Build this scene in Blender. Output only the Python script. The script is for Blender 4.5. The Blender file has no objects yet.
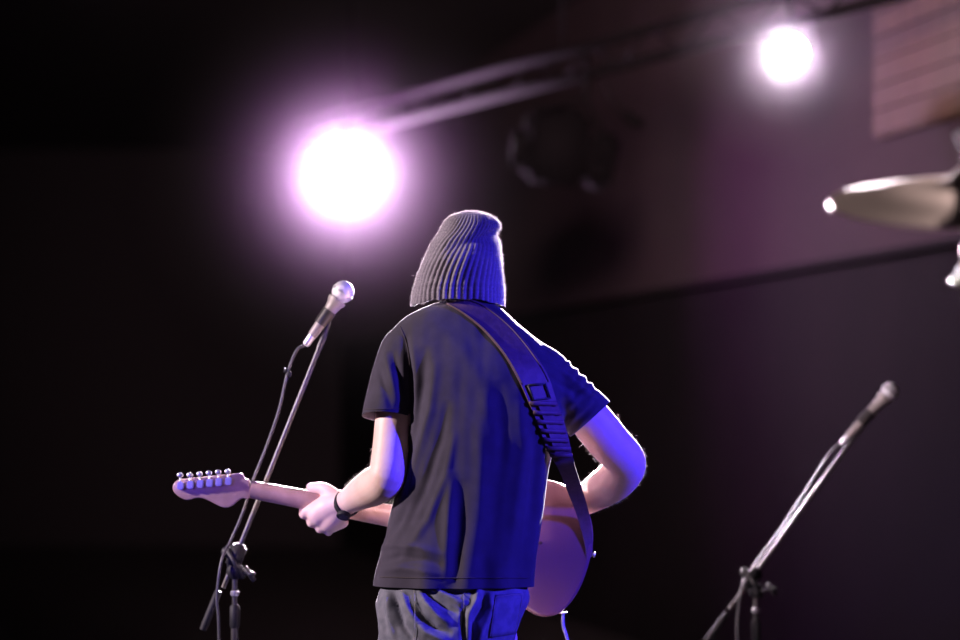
import bpy, bmesh, math, random
from math import pi, sin, cos, tan, radians, sqrt, exp
from mathutils import Vector, Matrix, noise
from mathutils.bvhtree import BVHTree
random.seed(7)
C = bpy.context.scene
COL = C.collection
V = Vector

# ------------------------------------------------------------------ camera
CAM = V((0.0, -6.0, 1.30)); PITCH = radians(2.0); FPX = 100.0 / 36.0 * 960
cd = bpy.data.cameras.new('camera'); cam = bpy.data.objects.new('camera', cd); COL.objects.link(cam)
cam.location = CAM; cam.rotation_euler = (pi / 2 + PITCH, 0, 0)
cd.lens = 100; cd.sensor_width = 36; cd.clip_end = 100
cd.dof.use_dof = True; cd.dof.focus_distance = 5.98; cd.dof.aperture_fstop = 1.75
C.camera = cam
C.view_settings.view_transform = 'Standard'; C.view_settings.look = 'None'
C.view_settings.gamma = 1.0; C.view_settings.exposure = 0.0; C.view_settings.use_curve_mapping = False


def P(px, py, y=0.0):
    """world point at depth y that stands where the photograph shows pixel px,py"""
    f = V((0, cos(PITCH), sin(PITCH))); u = V((0, -sin(PITCH), cos(PITCH)))
    d = f + V((1, 0, 0)) * ((px - 480) / FPX) + u * ((320 - py) / FPX)
    return CAM + d * ((y - CAM.y) / d.y)


def S(y=0.0):
    return (y - CAM.y) / FPX          # metres per pixel at depth y


# ------------------------------------------------------------------ world and lights
w = bpy.data.worlds.new('World'); C.world = w; w.use_nodes = True
w.node_tree.nodes['Background'].inputs[0].default_value = (0.55, 0.25, 0.5, 1)
w.node_tree.nodes['Background'].inputs[1].default_value = 0.04


def light(name, kind, loc, target, energy, color, size=0.1, spot=45, blend=0.5, parent=None):
    d = bpy.data.lights.new(name, kind); o = bpy.data.objects.new(name, d); COL.objects.link(o)
    d.energy = energy; d.color = color
    if kind == 'SPOT':
        d.spot_size = radians(spot); d.spot_blend = blend; d.shadow_soft_size = size
    elif kind == 'AREA':
        d.size = size
    else:
        d.shadow_soft_size = size
    o.location = loc
    o.rotation_euler = (V(target) - V(loc)).to_track_quat('-Z', 'Y').to_euler()
    return o


L1 = P(345, 173, 9.1)
L2 = P(789, 53, 4.8)
AIM = V((0.05, 0.0, 1.35))
# beams of the two front-of-house lamps; white and violet floods added for their halos
F1, F2 = L1 + V((0.0, -0.12, 0.0)), L2 + V((0.0, -0.12, 0.0))
light('white_beam', 'SPOT', F1, AIM, 60000, (1.0, .82, .98), .05, 17, 1.0)
light('white_flood', 'SPOT', F1, AIM, 620, (1.0, .86, 1.0), .05, 90, 1.0)
light('violet_flood', 'SPOT', F1, AIM, 420, (.85, .22, .95), .08, 130, 1.0)
light('white_beam', 'SPOT', F2, V((0.1, -.6, 1.5)), 20000, (1.0, .85, .93), .05, 20, 1.0)
light('white_flood', 'SPOT', F2, AIM, 180, (1.0, .93, .93), .05, 80, 1.0)
light('violet_flood', 'SPOT', F2, AIM, 70, (.8, .25, .95), .08, 110, 1.0)
# side light from the left of the picture, and the blue wash from behind right
light('side_light', 'SPOT', (-4.6, -1.0, 2.8), (-0.1, 0.0, 1.2), 1650, (1.0, .80, .86), .05, 34, .6)
light('blue_wash', 'SPOT', (3.9, -2.0, 2.5), (0.1, 0.0, .80), 2500, (.05, .03, 1.0), .06, 28, .8)
light('blue_fill', 'SPOT', (-2.4, -3.6, 1.7), (-.62, .2, 1.18), 480, (.10, .05, 1.0), .05, 12, .8)  # extra spot added to tint the headstock, out of reach of the wash
light('blue_fill', 'SPOT', (3.6, -1.2, 1.9), (1.1, 1.35, 1.35), 1100, (.02, .015, 1.0), .05, 14, .8)  # another added spot, puts blue on the right-hand microphone
light('wall_fill', 'SPOT', (0.0, -1.0, 3.0), (.55, 9.0, 2.5), 3300, (1.0, .64, .68), .35, 44, 1.0)  # added unseen spot that brightens the plum wall behind the truss
light('cymbal_special', 'SPOT', (1.6, 0.4, 3.7), (.85, -1.95, 1.5), 130, (1.0, .80, .80), .08, 26, .5)


# ------------------------------------------------------------------ materials
def mat(name, color, rough=0.6, metal=0.0, spec=0.5, bump=None, var=None, sheen=0.0, emit=None, sss=0.0, coat=0.0):
    m = bpy.data.materials.new(name); m.use_nodes = True
    nt = m.node_tree; b = nt.nodes['Principled BSDF']
    b.inputs['Base Color'].default_value = (*color, 1); b.inputs['Roughness'].default_value = rough
    b.inputs['Metallic'].default_value = metal; b.inputs['Specular IOR Level'].default_value = spec
    b.inputs['Sheen Weight'].default_value = sheen; b.inputs['Coat Weight'].default_value = coat
    if sss:
        b.inputs['Subsurface Weight'].default_value = sss
        b.inputs['Subsurface Radius'].default_value = (.012, .004, .002); b.inputs['Subsurface Scale'].default_value = 1.0
    if emit:
        b.inputs['Emission Color'].default_value = (*emit[0], 1); b.inputs['Emission Strength'].default_value = emit[1]
    tc = nt.nodes.new('ShaderNodeTexCoord')
    if var:      # (scale, colour2, stretch)
        n = nt.nodes.new('ShaderNodeTexNoise'); n.inputs['Scale'].default_value = var[0]; n.inputs['Detail'].default_value = 5
        mp = nt.nodes.new('ShaderNodeMapping'); mp.inputs['Scale'].default_value = var[2] if len(var) > 2 else (1, 1, 1)
        nt.links.new(tc.outputs['Object'], mp.inputs[0]); nt.links.new(mp.outputs[0], n.inputs['Vector'])
        mx = nt.nodes.new('ShaderNodeMix'); mx.data_type = 'RGBA'
        mx.inputs[6].default_value = (*color, 1); mx.inputs[7].default_value = (*var[1], 1)
        rr = nt.nodes.new('ShaderNodeMapRange'); rr.inputs[1].default_value = .38; rr.inputs[2].default_value = .62
        nt.links.new(n.outputs[0], rr.inputs[0]); nt.links.new(rr.outputs[0], mx.inputs[0]); nt.links.new(mx.outputs[2], b.inputs['Base Color'])
    if bump:     # (scale, strength, distance)
        n = nt.nodes.new('ShaderNodeTexNoise'); n.inputs['Scale'].default_value = bump[0]; n.inputs['Detail'].default_value = 4
        nt.links.new(tc.outputs['Object'], n.inputs['Vector'])
        bp = nt.nodes.new('ShaderNodeBump'); bp.inputs['Strength'].default_value = bump[1]; bp.inputs['Distance'].default_value = bump[2]
        nt.links.new(n.outputs[0], bp.inputs['Height']); nt.links.new(bp.outputs[0], b.inputs['Normal'])
    return m


M = dict(
    skin=mat('skin', (.80, .60, .53), .5, bump=(180, .25, .001), var=(14, (.76, .53, .46)), sss=.08),
    eye=mat('eye', (.7, .68, .66), .2), hairm=mat('body_hair', (.62, .5, .4), .5),
    shirt=mat('shirt', (.043, .036, .058), .85, spec=.25, bump=(700, .35, .0006), var=(30, (.036, .030, .048)), sheen=.12),
    hemm=mat('shirt_hem', (.055, .044, .048), .85, spec=.25),
    knit=mat('knit', (.26, .23, .27), .9, spec=.2, bump=(350, .8, .0015), var=(160, (.22, .20, .23)), sheen=.6),
    fuzz=mat('fuzz', (.45, .42, .46), .8, spec=.2),
    denim=mat('denim', (.155, .155, .19), .8, spec=.25, bump=(900, .5, .0006), var=(45, (.11, .115, .145))),
    thread=mat('thread', (.25, .23, .2), .8),
    shoe=mat('shoe_leather', (.03, .028, .03), .5), rubber=mat('rubber', (.02, .02, .02), .7),
    guitar=mat('guitar_paint', (.20, .085, .10), .35, coat=.25, var=(6, (.18, .075, .09))),
    guard=mat('pickguard', (.75, .72, .68), .3), maple=mat('maple', (.47, .31, .28), .35, coat=.2, var=(30, (.40, .26, .22), (1, .2, 1))),
    rose=mat('rosewood', (.09, .04, .025), .5), chrome=mat('chrome', (.72, .72, .76), .34, .8),
    strap=mat('strap_leather', (.13, .075, .085), .6, spec=.4, bump=(160, .5, .001), var=(60, (.10, .055, .065))),
    strap2=mat('strap_lining', (.10, .06, .06), .7),
    black=mat('black_metal', (.02, .02, .022), .5, .2, bump=(200, .2, .0005)),
    tube=mat('stand_tube', (.075, .07, .07), .32, .5), blackp=mat('black_plastic', (.014, .014, .016), .6, spec=.3),
    micb=mat('mic_body', (.30, .27, .26), .5, .2), cable=mat('cable_rubber', (.07, .07, .075), .4),
    cablel=mat('pale_cable', (.4, .4, .5), .45),
    bronze=mat('cymbal_bronze', (.62, .50, .42), .45, .9), felt=mat('felt', (.15, .12, .12), .95),
    wall=mat('plum_wall', (.055, .036, .042), .9, spec=.2, bump=(40, .3, .004), var=(1.2, (.045, .031, .036))),
    wallb=mat('black_wall', (.012, .010, .012), .9, bump=(40, .3, .004)),
    dado=mat('dark_cladding', (.009, .007, .008), .95, spec=.1, var=(3, (.007, .006, .0065))),
    floorm=mat('stage_floor', (.03, .026, .026), .55, bump=(30, .3, .003), var=(5, (.022, .02, .02))),
    truss=mat('truss_paint', (.007, .006, .007), .95, .0, .05), fixture=mat('lamp_housing', (.004, .0035, .004), .9, .0, .05),
    lens=mat('lamp_glass', (.05, .05, .06), .08, coat=1.0),
    lit=mat('lamp_face', (1, 1, 1), .4, emit=((1.0, .93, 1.0), 60)),
    lit2=mat('lamp_face_small', (1, 1, 1), .4, emit=((1.0, .93, .97), 60)),
    wood=mat('brown_plank', (.13, .07, .042), .8, var=(12, (.10, .055, .03), (1, 1, .2))),
)
for k_ in ('fuzz', 'hairm'):       # fine fibres let light through
    nt = M[k_].node_tree; tr0 = nt.nodes.new('ShaderNodeBsdfTranslucent'); tr0.inputs[0].default_value = (.85, .8, .82, 1)
    mx = nt.nodes.new('ShaderNodeMixShader'); mx.inputs[0].default_value = .65
    nt.links.new(nt.nodes['Principled BSDF'].outputs[0], mx.inputs[1]); nt.links.new(tr0.outputs[0], mx.inputs[2])
    nt.links.new(mx.outputs[0], nt.nodes['Material Output'].inputs[0])
# microphone grille: woven wire relief
gm = mat('mic_grille', (.70, .69, .72), .5, .35)
nt = gm.node_tree; tc = nt.nodes.new('ShaderNodeTexCoord'); vo = nt.nodes.new('ShaderNodeTexVoronoi'); vo.inputs['Scale'].default_value = 420
bp = nt.nodes.new('ShaderNodeBump'); bp.inputs['Strength'].default_value = .8; bp.inputs['Distance'].default_value = .001
nt.links.new(tc.outputs['Object'], vo.inputs['Vector']); nt.links.new(vo.outputs['Distance'], bp.inputs['Height'])
nt.links.new(bp.outputs[0], nt.nodes['Principled BSDF'].inputs['Normal']); M['grille'] = gm


# ------------------------------------------------------------------ helpers
def tag(o, label=None, cat=None, group=None, kind=None):
    if label: o['label'] = label
    if cat: o['category'] = cat
    if group: o['group'] = group
    if kind: o['kind'] = kind
    return o


def thing(name, loc, label, cat, group=None, rot=None):
    o = bpy.data.objects.new(name, None); o.empty_display_size = .05; COL.objects.link(o); o.location = loc
    if rot: o.rotation_euler = rot
    return tag(o, label, cat, group)


def link(name, me, m, parent=None, smooth=True):
    """mesh in world coordinates; when it has a parent it is kept where it stands"""
    o = bpy.data.objects.new(name, me); COL.objects.link(o)
    if m is not None and not me.materials: me.materials.append(m)
    if smooth:
        me.polygons.foreach_set('use_smooth', [True] * len(me.polygons))
    if parent is not None:
        o.parent = parent; o.matrix_parent_inverse = Matrix.Identity(4)
        mw = parent_world(parent); me.transform(mw.inverted())
    return o


def parent_world(o):
    mm = Matrix.Identity(4)
    while o is not None:
        mm = o.matrix_basis @ mm; o = o.parent
    return mm


def obj(name, bm, m, parent=None, smooth=True, sharp=None):
    bmesh.ops.recalc_face_normals(bm, faces=bm.faces)
    me = bpy.data.meshes.new(name); bm.to_mesh(me); bm.free()
    if sharp: me.set_sharp_from_angle(angle=radians(sharp))
    o = link(name, me, m, parent, smooth)
    if smooth and sharp:
        me.set_sharp_from_angle(angle=radians(sharp))
    return o


def centre_origin(o):
    me = o.data; c = sum((v.co for v in me.vertices), V()) / max(1, len(me.vertices))
    me.transform(Matrix.Translation(-c)); o.location = o.location + c
    return o


def cr(pts, n=8, closed=False):
    """Catmull-Rom through tuples of any length"""
    out = []; N = len(pts); rng = range(N if closed else N - 1)
    for i in rng:
        g = lambda k: pts[(k) % N] if closed else pts[max(0, min(N - 1, k))]
        p0, p1, p2, p3 = g(i - 1), g(i), g(i + 1), g(i + 2)
        for s in range(n):
            t = s / n
            out.append(tuple(.5 * ((2 * b) + (-a + c) * t + (2 * a - 5 * b + 4 * c - d) * t * t + (-a + 3 * b - 3 * c + d) * t ** 3)
                             for a, b, c, d in zip(p0, p1, p2, p3)))
    if not closed: out.append(tuple(pts[-1]))
    return out


def rings(bm, R, cap=True):
    vs = [[bm.verts.new(p) for p in r] for r in R]
    n = len(vs[0])
    for a, b in zip(vs, vs[1:]):
        for i in range(n):
            bm.faces.new((a[i], a[(i + 1) % n], b[(i + 1) % n], b[i]))
    if cap:
        bm.faces.new(vs[0][::-1]); bm.faces.new(vs[-1])
    return vs


def sweep(bm, pts, rad, seg=12, up=None, flat=1.0, cap=True, super_=1.0):
    """tube along pts; rad list or number; flat scales the second axis"""
    pts = [V(p) for p in pts]; n = len(pts)
    R = []; prev = None
    for i, p in enumerate(pts):
        t = (pts[min(n - 1, i + 1)] - pts[max(0, i - 1)]).normalized()
        if up is not None:
            a = (V(up) - t * t.dot(V(up))).normalized()
        elif prev is None:
            a = t.orthogonal().normalized()
        else:
            a = (prev - t * t.dot(prev)).normalized()
        prev = a; b = t.cross(a)
        r = rad[i] if isinstance(rad, (list, tuple)) else rad
        rb = r[1] if isinstance(r, (list, tuple)) else r * flat
        ra = r[0] if isinstance(r, (list, tuple)) else r
        ring = []
        for k in range(seg):
            th = 2 * pi * k / seg; cx, sx = cos(th), sin(th)
            if super_ != 1.0:
                cx = math.copysign(abs(cx) ** super_, cx); sx = math.copysign(abs(sx) ** super_, sx)
            ring.append(p + a * (ra * cx) + b * (rb * sx))
        R.append(ring)
    return rings(bm, R, cap)


def limb(bm, joints, seg=20, n=6, up=None, flat=1.0):
    """joints: (x,y,z,r) smooth tapering tube with rounded ends"""
    q = cr(joints, n)
    pts = [V(a[:3]) for a in q]; r = [a[3] for a in q]
    t0 = (pts[0] - pts[1]).normalized(); t1 = (pts[-1] - pts[-2]).normalized()
    pre = []; post = []
    for k in (80, 60, 38, 18):
        a = radians(k)
        pre.append((pts[0] + t0 * r[0] * sin(a), r[0] * cos(a)))
        post.insert(0, (pts[-1] + t1 * r[-1] * sin(a), r[-1] * cos(a)))
    P_ = [p for p, _ in pre] + pts + [p for p, _ in post]; R_ = [x for _, x in pre] + r + [x for _, x in post]
    sweep(bm, P_, R_, seg, up, flat)


def tube(name, pts, r, m, parent=None, seg=12, n=6, smooth=True):
    bm = bmesh.new()
    q = [V(a) for a in cr([tuple(p) for p in pts], n)] if n > 1 and len(pts) > 2 else pts
    sweep(bm, q, r, seg); return obj(name, bm, m, parent, smooth, 50)


def lathe(bm, prof, axis0, axis1, seg=32):
    """prof: (t,r) t metres from axis0 towards axis1"""
    a = V(axis0); d = (V(axis1) - a).normalized(); u = d.orthogonal().normalized(); v = d.cross(u)
    R = [[a + d * t + (u * cos(2 * pi * k / seg) + v * sin(2 * pi * k / seg)) * max(r, 1e-4) for k in range(seg)] for t, r in prof]
    rings(bm, R)


def box(bm, c, size, rot=None, bev=0.0):
    mm = Matrix.Translation(V(c)) @ (rot.to_4x4() if rot is not None else Matrix.Identity(4)) @ Matrix.Diagonal((*size, 1))
    r = bmesh.ops.create_cube(bm, size=1.0, matrix=mm)
    if bev:
        es = list({e for v in r['verts'] for e in v.link_edges})
        bmesh.ops.bevel(bm, geom=es, offset=bev, segments=2, affect='EDGES')
    return r


def ball(bm, c, r, sc=(1, 1, 1), sub=3, rot=None):
    mm = Matrix.Translation(V(c)) @ (rot.to_4x4() if rot is not None else Matrix.Identity(4)) @ Matrix.Diagonal((*sc, 1))
    return bmesh.ops.create_icosphere(bm, subdivisions=sub, radius=r, matrix=mm)


def voxel(bm, size, smooth=4, factor=.5):
    """union of everything in bm as one continuous skin"""
    bmesh.ops.recalc_face_normals(bm, faces=bm.faces)
    me = bpy.data.meshes.new('tmp'); bm.to_mesh(me); bm.free()
    o = bpy.data.objects.new('tmp', me); COL.objects.link(o)
    md = o.modifiers.new('r', 'REMESH'); md.mode = 'VOXEL'; md.voxel_size = size
    sm = o.modifiers.new('s', 'SMOOTH'); sm.factor = factor; sm.iterations = smooth
    dg = bpy.context.evaluated_depsgraph_get(); out = bpy.data.meshes.new_from_object(o.evaluated_get(dg))
    bpy.data.objects.remove(o); bpy.data.meshes.remove(me)
    return out


def px_of(co):
    d = V(co) - CAM
    f = V((0, cos(PITCH), sin(PITCH))); u = V((0, -sin(PITCH), cos(PITCH)))
    k = d.dot(f); return 480 + d.x / k * FPX, 320 - d.dot(u) / k * FPX


def seg_dist(x, y, pl):
    """distance to a polyline in pixels and parameter along it (0..1)"""
    best = (1e9, 0); n = len(pl) - 1
    for i in range(n):
        ax, ay = pl[i]; bx, by = pl[i + 1]; dx, dy = bx - ax, by - ay
        t = max(0, min(1, ((x - ax) * dx + (y - ay) * dy) / (dx * dx + dy * dy)))
        d = math.hypot(x - ax - dx * t, y - ay - dy * t)
        if d < best[0]: best = (d, (i + t) / n)
    return best


def folds_at(x, y, folds):
    s = 0
    for pl, w_, a in folds:
        xs = [p[0] for p in pl]; ys = [p[1] for p in pl]
        if x < min(xs) - 3 * w_ or x > max(xs) + 3 * w_ or y < min(ys) - 3 * w_ or y > max(ys) + 3 * w_: continue
        d, t = seg_dist(x, y, pl)
        s += a * exp(-(d / w_) ** 2) * (sin(pi * min(1, max(0, t))) ** .6 if 0 < t < 1 else 0)
    return s


# ------------------------------------------------------------------ the setting
def struct(name, bm, m, smooth=False):
    o = obj(name, bm, m, None, smooth); o['kind'] = 'structure'; return o


def quadwall(name, a, b, z0, z1, th, m):
    """wall slab between plan points a and b, thickness away from the room"""
    a = V((a[0], a[1], 0)); b = V((b[0], b[1], 0)); d = (b - a).normalized(); nrm = V((d.y, -d.x, 0)) * th
    bm = bmesh.new(); vs = []
    for z in (z0, z1):
        vs.append([bm.verts.new(p + V((0, 0, z))) for p in (a, b, b + nrm, a + nrm)])
    for i in range(4):
        bm.faces.new((vs[0][i], vs[0][(i + 1) % 4], vs[1][(i + 1) % 4], vs[1][i]))
    bm.faces.new(vs[0][::-1]); bm.faces.new(vs[1])
    return struct(name, bm, m)


WD = V((1.13, -5.55, 0)).normalized()          # run of the right-hand wall, towards the camera
WA = V((P(605, 300, 10.0).x, 10.0, 0))
def wp(D):                                     # a point of the right wall at camera distance D
    return WA + WD * ((16 - D) / -WD.y)
bm = bmesh.new(); box(bm, (-2, 6.8, -.05), (16, 29, .1)); struct('floor', bm, M['floorm'])
bm = bmesh.new(); box(bm, (-2, 6.8, 3.95), (16, 29, .1)); struct('ceiling', bm, M['wallb'])
q0 = wp(26.4); q1 = wp(5.2)
quadwall('wall_right', q1, q0, 0, 3.9, .15, M['wall'])
quadwall('wall_back', (q0.x + .1, 20.4), (-8, 20.4), 0, 3.9, -.15, M['wallb'])
quadwall('wall_left', (-8, 20.4), (-8, -7), 0, 3.9, -.15, M['wallb'])
nr = V((WD.y, -WD.x, 0))                       # out of the wall, into the room
# dark cladding on the lower part of the right wall, with a ledge on top
zl = P(605, 300, 10.0).z
def slab(bm, D0, D1, z0, z1, off0, off1):
    a, b = wp(D0), wp(D1); vs = []
    for z in (z0, z1):
        vs.append([bm.verts.new(V((p.x, p.y, z))) for p in (a + nr * off0, b + nr * off0, b + nr * off1, a + nr * off1)])
    for i in range(4):
        bm.faces.new((vs[0][i], vs[0][(i + 1) % 4], vs[1][(i + 1) % 4], vs[1][i]))
    bm.faces.new(vs[0][::-1]); bm.faces.new(vs[1])
sgn = 1 if (wp(12) + nr).x < wp(12).x else -1
nr = nr * sgn
bm = bmesh.new(); slab(bm, 26.2, 5.3, 0.0, zl - .03, .0, .05); struct('trim_1', bm, M['dado'])
bm = bmesh.new(); slab(bm, 26.2, 5.3, zl - .03, zl, .0, .09); struct('trim_2', bm, M['dado'])

# brown slatted panel high on the right wall
pan = thing('slatted_wall_panel', wp(11.4) + V((0, 0, 2.3)), 'brown slatted wooden panel high on the wall at upper right, out of focus', 'wall panel')
PD0, PD1 = 11.3, 9.2
bm = bmesh.new(); slab(bm, PD0, PD1, 2.46, 3.1, .01, .03); obj('backing_board', bm, M['wood'], pan, False)
for k in range(6):
    bm = bmesh.new(); z0 = 2.475 + k * .104
    slab(bm, PD0 - .02, PD1 + .02, z0, z0 + .088, .03, .045); obj('slat', bm, M['wood'], pan, False)

# ------------------------------------------------------------------ truss and lamps
def on_truss(px):
    py = 95 + (px - 410) * (10 - 95) / 310.0
    D = FPX * (3.0 - CAM.z) / (413 - py)
    return P(px, py, D - 6)
def chord(bm, a, b, r):
    sweep(bm, [a, b], r, 10)
TA, TB = on_truss(300), on_truss(1000)
TA = TB + (TA - TB) * 1.0
tr = thing('lighting_truss', TA, 'long dark lighting truss running across under the ceiling', 'truss')
up = V((0, 0, 1)); off = V((0, 0, -.13))
bm = bmesh.new(); chord(bm, TA, TB, .024); obj('top_chord', bm, M['truss'], tr)
bm = bmesh.new(); chord(bm, TA + off, TB + off, .024); obj('bottom_chord', bm, M['truss'], tr)
nB = 24
for k in range(nB):
    a = TA.lerp(TB, k / nB); b = TA.lerp(TB, (k + 1) / nB)
    bm = bmesh.new(); sweep(bm, [a, b + off] if k % 2 else [a + off, b], .007, 6); obj('brace', bm, M['truss'], tr)
for t in (.12, .5, .85):
    a = TA.lerp(TB, t); bm = bmesh.new(); sweep(bm, [a, V((a.x, a.y, 3.9))], .01, 6); obj('hanger_rod', bm, M['truss'], tr)


def lamp(loc, r, label, mface, top):
    """lit lamp hung by a yoke: housing, yoke, clamp, lens face made of LED cells, facing the musician"""
    d = (AIM - loc).normalized(); q = d.to_track_quat('-Y', 'Z').to_matrix()
    t = thing('stage_light', loc, label, 'stage light', 'lit lamps hanging from the truss')
    L = lambda x, y, z: loc + q @ V((x, y, z))
    bm = bmesh.new()
    lathe(bm, [(-.22, r * .35), (-.2, r * .6), (-.12, r * .8), (-.04, r * 1.05), (.0, r * 1.12), (.005, r * 1.12), (.005, r * 1.0), (-.01, r * .98)], L(0, 0, 0), L(0, -1, 0), 36)
    obj('housing', bm, M['fixture'], t, True, 40)
    bm = bmesh.new(); lathe(bm, [(0, r * .97), (.004, r * .97)], L(0, .004, 0), L(0, -1, 0), 36); fc = obj('lens_face', bm, mface, t)
    for k in range(12):
        a = 2 * pi * k / 12; bm = bmesh.new(); lathe(bm, [(0, r * .17), (.006, r * .15)], L(cos(a) * r * .7, -.001, sin(a) * r * .7), L(cos(a) * r * .7, -1, sin(a) * r * .7), 12); obj('led_cell', bm, mface, t)
    ys = [L(r * 1.2, .08, 0), L(r * 1.2, .08, r * 1.2), L(r * .9, .08, r * 1.6), L(-r * .9, .08, r * 1.6), L(-r * 1.2, .08, r * 1.2), L(-r * 1.2, .08, 0)]
    bm = bmesh.new(); sweep(bm, ys, .008, 8); obj('yoke', bm, M['fixture'], t)
    bm = bmesh.new(); sweep(bm, [L(0, .08, r * 1.6), top], .012, 8); box(bm, top, (.05, .05, .07)); obj('clamp', bm, M['fixture'], t)
    return t
def above(px): 
    return on_truss(px) + V((0, 0, -.15))
lamp(L1, .10, 'blazing white stage light with a violet halo, left of the beanie', M['lit'], L1 + V((0, 0, .27)))
lamp(L2, .075, 'smaller blazing stage light at upper right beside the slatted panel', M['lit2'], L2 + V((0, 0, .24)))

# unlit fixture between them
fx = P(556, 147, 6.5); s = S(6.5)
mf = thing('unlit_stage_light', fx, 'large dark unlit stage light hanging from the truss, between the two lit lamps', 'stage light')
Q = lambda x, y, z=6.5: P(x, y, z)
bm = bmesh.new(); box(bm, Q(556, 146), (66 * s, .30, 74 * s), Matrix.Rotation(.08, 3, 'Y'), .04); obj('lamp_body', bm, M['fixture'], mf)
bm = bmesh.new(); lathe(bm, [(0, .08), (.05, .085), (.06, .075), (.062, .0)], Q(525, 148), Q(505, 146), 24); obj('lens_barrel', bm, M['fixture'], mf, True, 40)
bm = bmesh.new(); box(bm, Q(601, 161), (28 * s, .26, 54 * s), Matrix.Rotation(.25, 3, 'Y'), .03); obj('ballast_box', bm, M['fixture'], mf)
bm = bmesh.new(); sweep(bm, [Q(530, 150, 6.3), Q(536, 112, 6.3), Q(586, 98, 6.3), Q(600, 130, 6.3), Q(600, 160, 6.3)], .014, 8); obj('yoke', bm, M['fixture'], mf)
bm = bmesh.new(); sweep(bm, [Q(586, 98, 6.3), Q(586, 50, 6.45)], .014, 8); obj('hanging_pole', bm, M['fixture'], mf)
t2 = thing('small_unlit_lamp', P(631, 118, 6.2), 'tiny dark unlit lamp on a bent cable below the truss', 'stage light')
bm = bmesh.new(); ball(bm, P(632, 119, 6.2), .04, (1.5, 1, .7), 2, Matrix.Rotation(.5, 3, 'Y')); obj('lamp_head', bm, M['fixture'], t2)
tube('lamp_cable', [P(628, 116, 6.2), P(612, 100, 6.2), P(604, 80, 6.2), P(606, 45, 6.2)], .006, M['fixture'], t2)

# ------------------------------------------------------------------ haze in the hall
def haze(name, bm, dens, g, label, centre=None, width=None, R=1.0):
    m = bpy.data.materials.new('haze'); m.use_nodes = True; n_ = m.node_tree; n_.nodes.clear()
    out = n_.nodes.new('ShaderNodeOutputMaterial'); vs = n_.nodes.new('ShaderNodeVolumeScatter')
    vs.inputs['Density'].default_value = dens; vs.inputs['Anisotropy'].default_value = g
    n_.links.new(vs.outputs[0], out.inputs['Volume'])
    if centre is not None:           # a puff added around a lamp, thinning outwards to shape its halo
        tc = n_.nodes.new('ShaderNodeTexCoord'); ln = n_.nodes.new('ShaderNodeVectorMath'); ln.operation = 'LENGTH'
        n_.links.new(tc.outputs['Object'], ln.inputs[0])
        a = n_.nodes.new('ShaderNodeMath'); a.operation = 'DIVIDE'; a.inputs[1].default_value = -width; n_.links.new(ln.outputs['Value'], a.inputs[0])
        e = n_.nodes.new('ShaderNodeMath'); e.operation = 'EXPONENT'; n_.links.new(a.outputs[0], e.inputs[0])
        k = n_.nodes.new('ShaderNodeMath'); k.operation = 'MULTIPLY'; k.inputs[1].default_value = dens; 
        sb = n_.nodes.new('ShaderNodeMath'); sb.operation = 'SUBTRACT'; sb.inputs[1].default_value = exp(-R / width); sb.use_clamp = True
        n_.links.new(e.outputs[0], sb.inputs[0]); n_.links.new(sb.outputs[0], k.inputs[0])
        n_.links.new(k.outputs[0], vs.inputs['Density'])
    o = obj(name, bm, m, None, False)
    if centre is not None: o.data.transform(Matrix.Translation(-centre)); o.location = centre
    return tag(o, label, 'haze', kind='stuff')
bm = bmesh.new(); box(bm, (-2.0, 8.2, 1.95), (11, 9.4, 3.86)); haze('stage_haze', bm, .00007, .4, 'thin haze hanging under the ceiling of the dark hall')
bm = bmesh.new(); ball(bm, L1, 1.25, (1, 1, 1), 4); haze('halo_haze', bm, .95, .35, 'haze ball added for the violet halo around the stage light left of the beanie', L1.copy(), .36, 1.25)
bm = bmesh.new(); ball(bm, L2, .50, (1, 1, 1), 4); haze('halo_haze', bm, 1.6, .35, 'haze ball added for the halo around the smaller stage light at upper right', L2.copy(), .20, .50)

# ------------------------------------------------------------------ person
man = thing('person', (0, 0, 0), 'person in grey ribbed beanie, black t-shirt and jeans, seen from behind playing guitar', 'person')


def ell(cx, cy, cz, rx, ry, n=40, e=2.3, tilt=0.0):
    r = []
    for k in range(n):
        th = 2 * pi * k / n; c_, s_ = cos(th), sin(th)
        x = math.copysign(abs(c_) ** (2 / e), c_) * rx; y = math.copysign(abs(s_) ** (2 / e), s_) * ry
        r.append(V((cx + x, cy + y, cz + tilt * x)))
    return r


def J(px, py, y, rpx): 
    p = P(px, py, y); return (p.x, p.y, p.z, rpx * S(y))


# --- body: one continuous skin
bm = bmesh.new()
tor = [(612, 392, 508, .10, -.01), (585, 394, 516, .10, -.01), (540, 396, 530, .100, .0), (500, 404, 534, .098, .0), (460, 409, 540, .104, .0),
       (430, 412, 548, .108, .0), (400, 408, 556, .108, .0), (370, 405, 556, .10, .0), (350, 402, 548, .085, .005), (335, 410, 532, .07, .01), (322, 430, 512, .058, .015), (312, 442, 500, .05, .02)]
rings(bm, [ell((P(a, py, yc).x + P(b, py, yc).x) / 2, yc, P(480, py, yc).z, (b - a) / 2 * S(), d, 40) for py, a, b, d, yc in tor])
limb(bm, [J(470, 330, .01, 27), J(468, 305, .02, 25), J(464, 280, .035, 26)])                       # neck
hd = P(466, 273, .045)
ball(bm, hd, .098, (.76, .96, 1.06), 4)                                                            # skull
ball(bm, hd + V((-.005, .055, -.055)), .066, (.86, .8, 1.0), 3)                                    # jaw
limb(bm, [(hd.x - .005, hd.y + .10, hd.z - .000, .011), (hd.x - .006, hd.y + .118, hd.z - .03, .015)], 12, 4)   # nose
for sx in (-1, 1):
    ball(bm, hd + V((sx * .068, .005, -.015)), .03, (.35, .65, 1.0), 2)                            # ears
    ball(bm, hd + V((sx * .034 - .005, .088, .016)), .02, (1.2, .55, .4), 2)                        # brow
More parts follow.
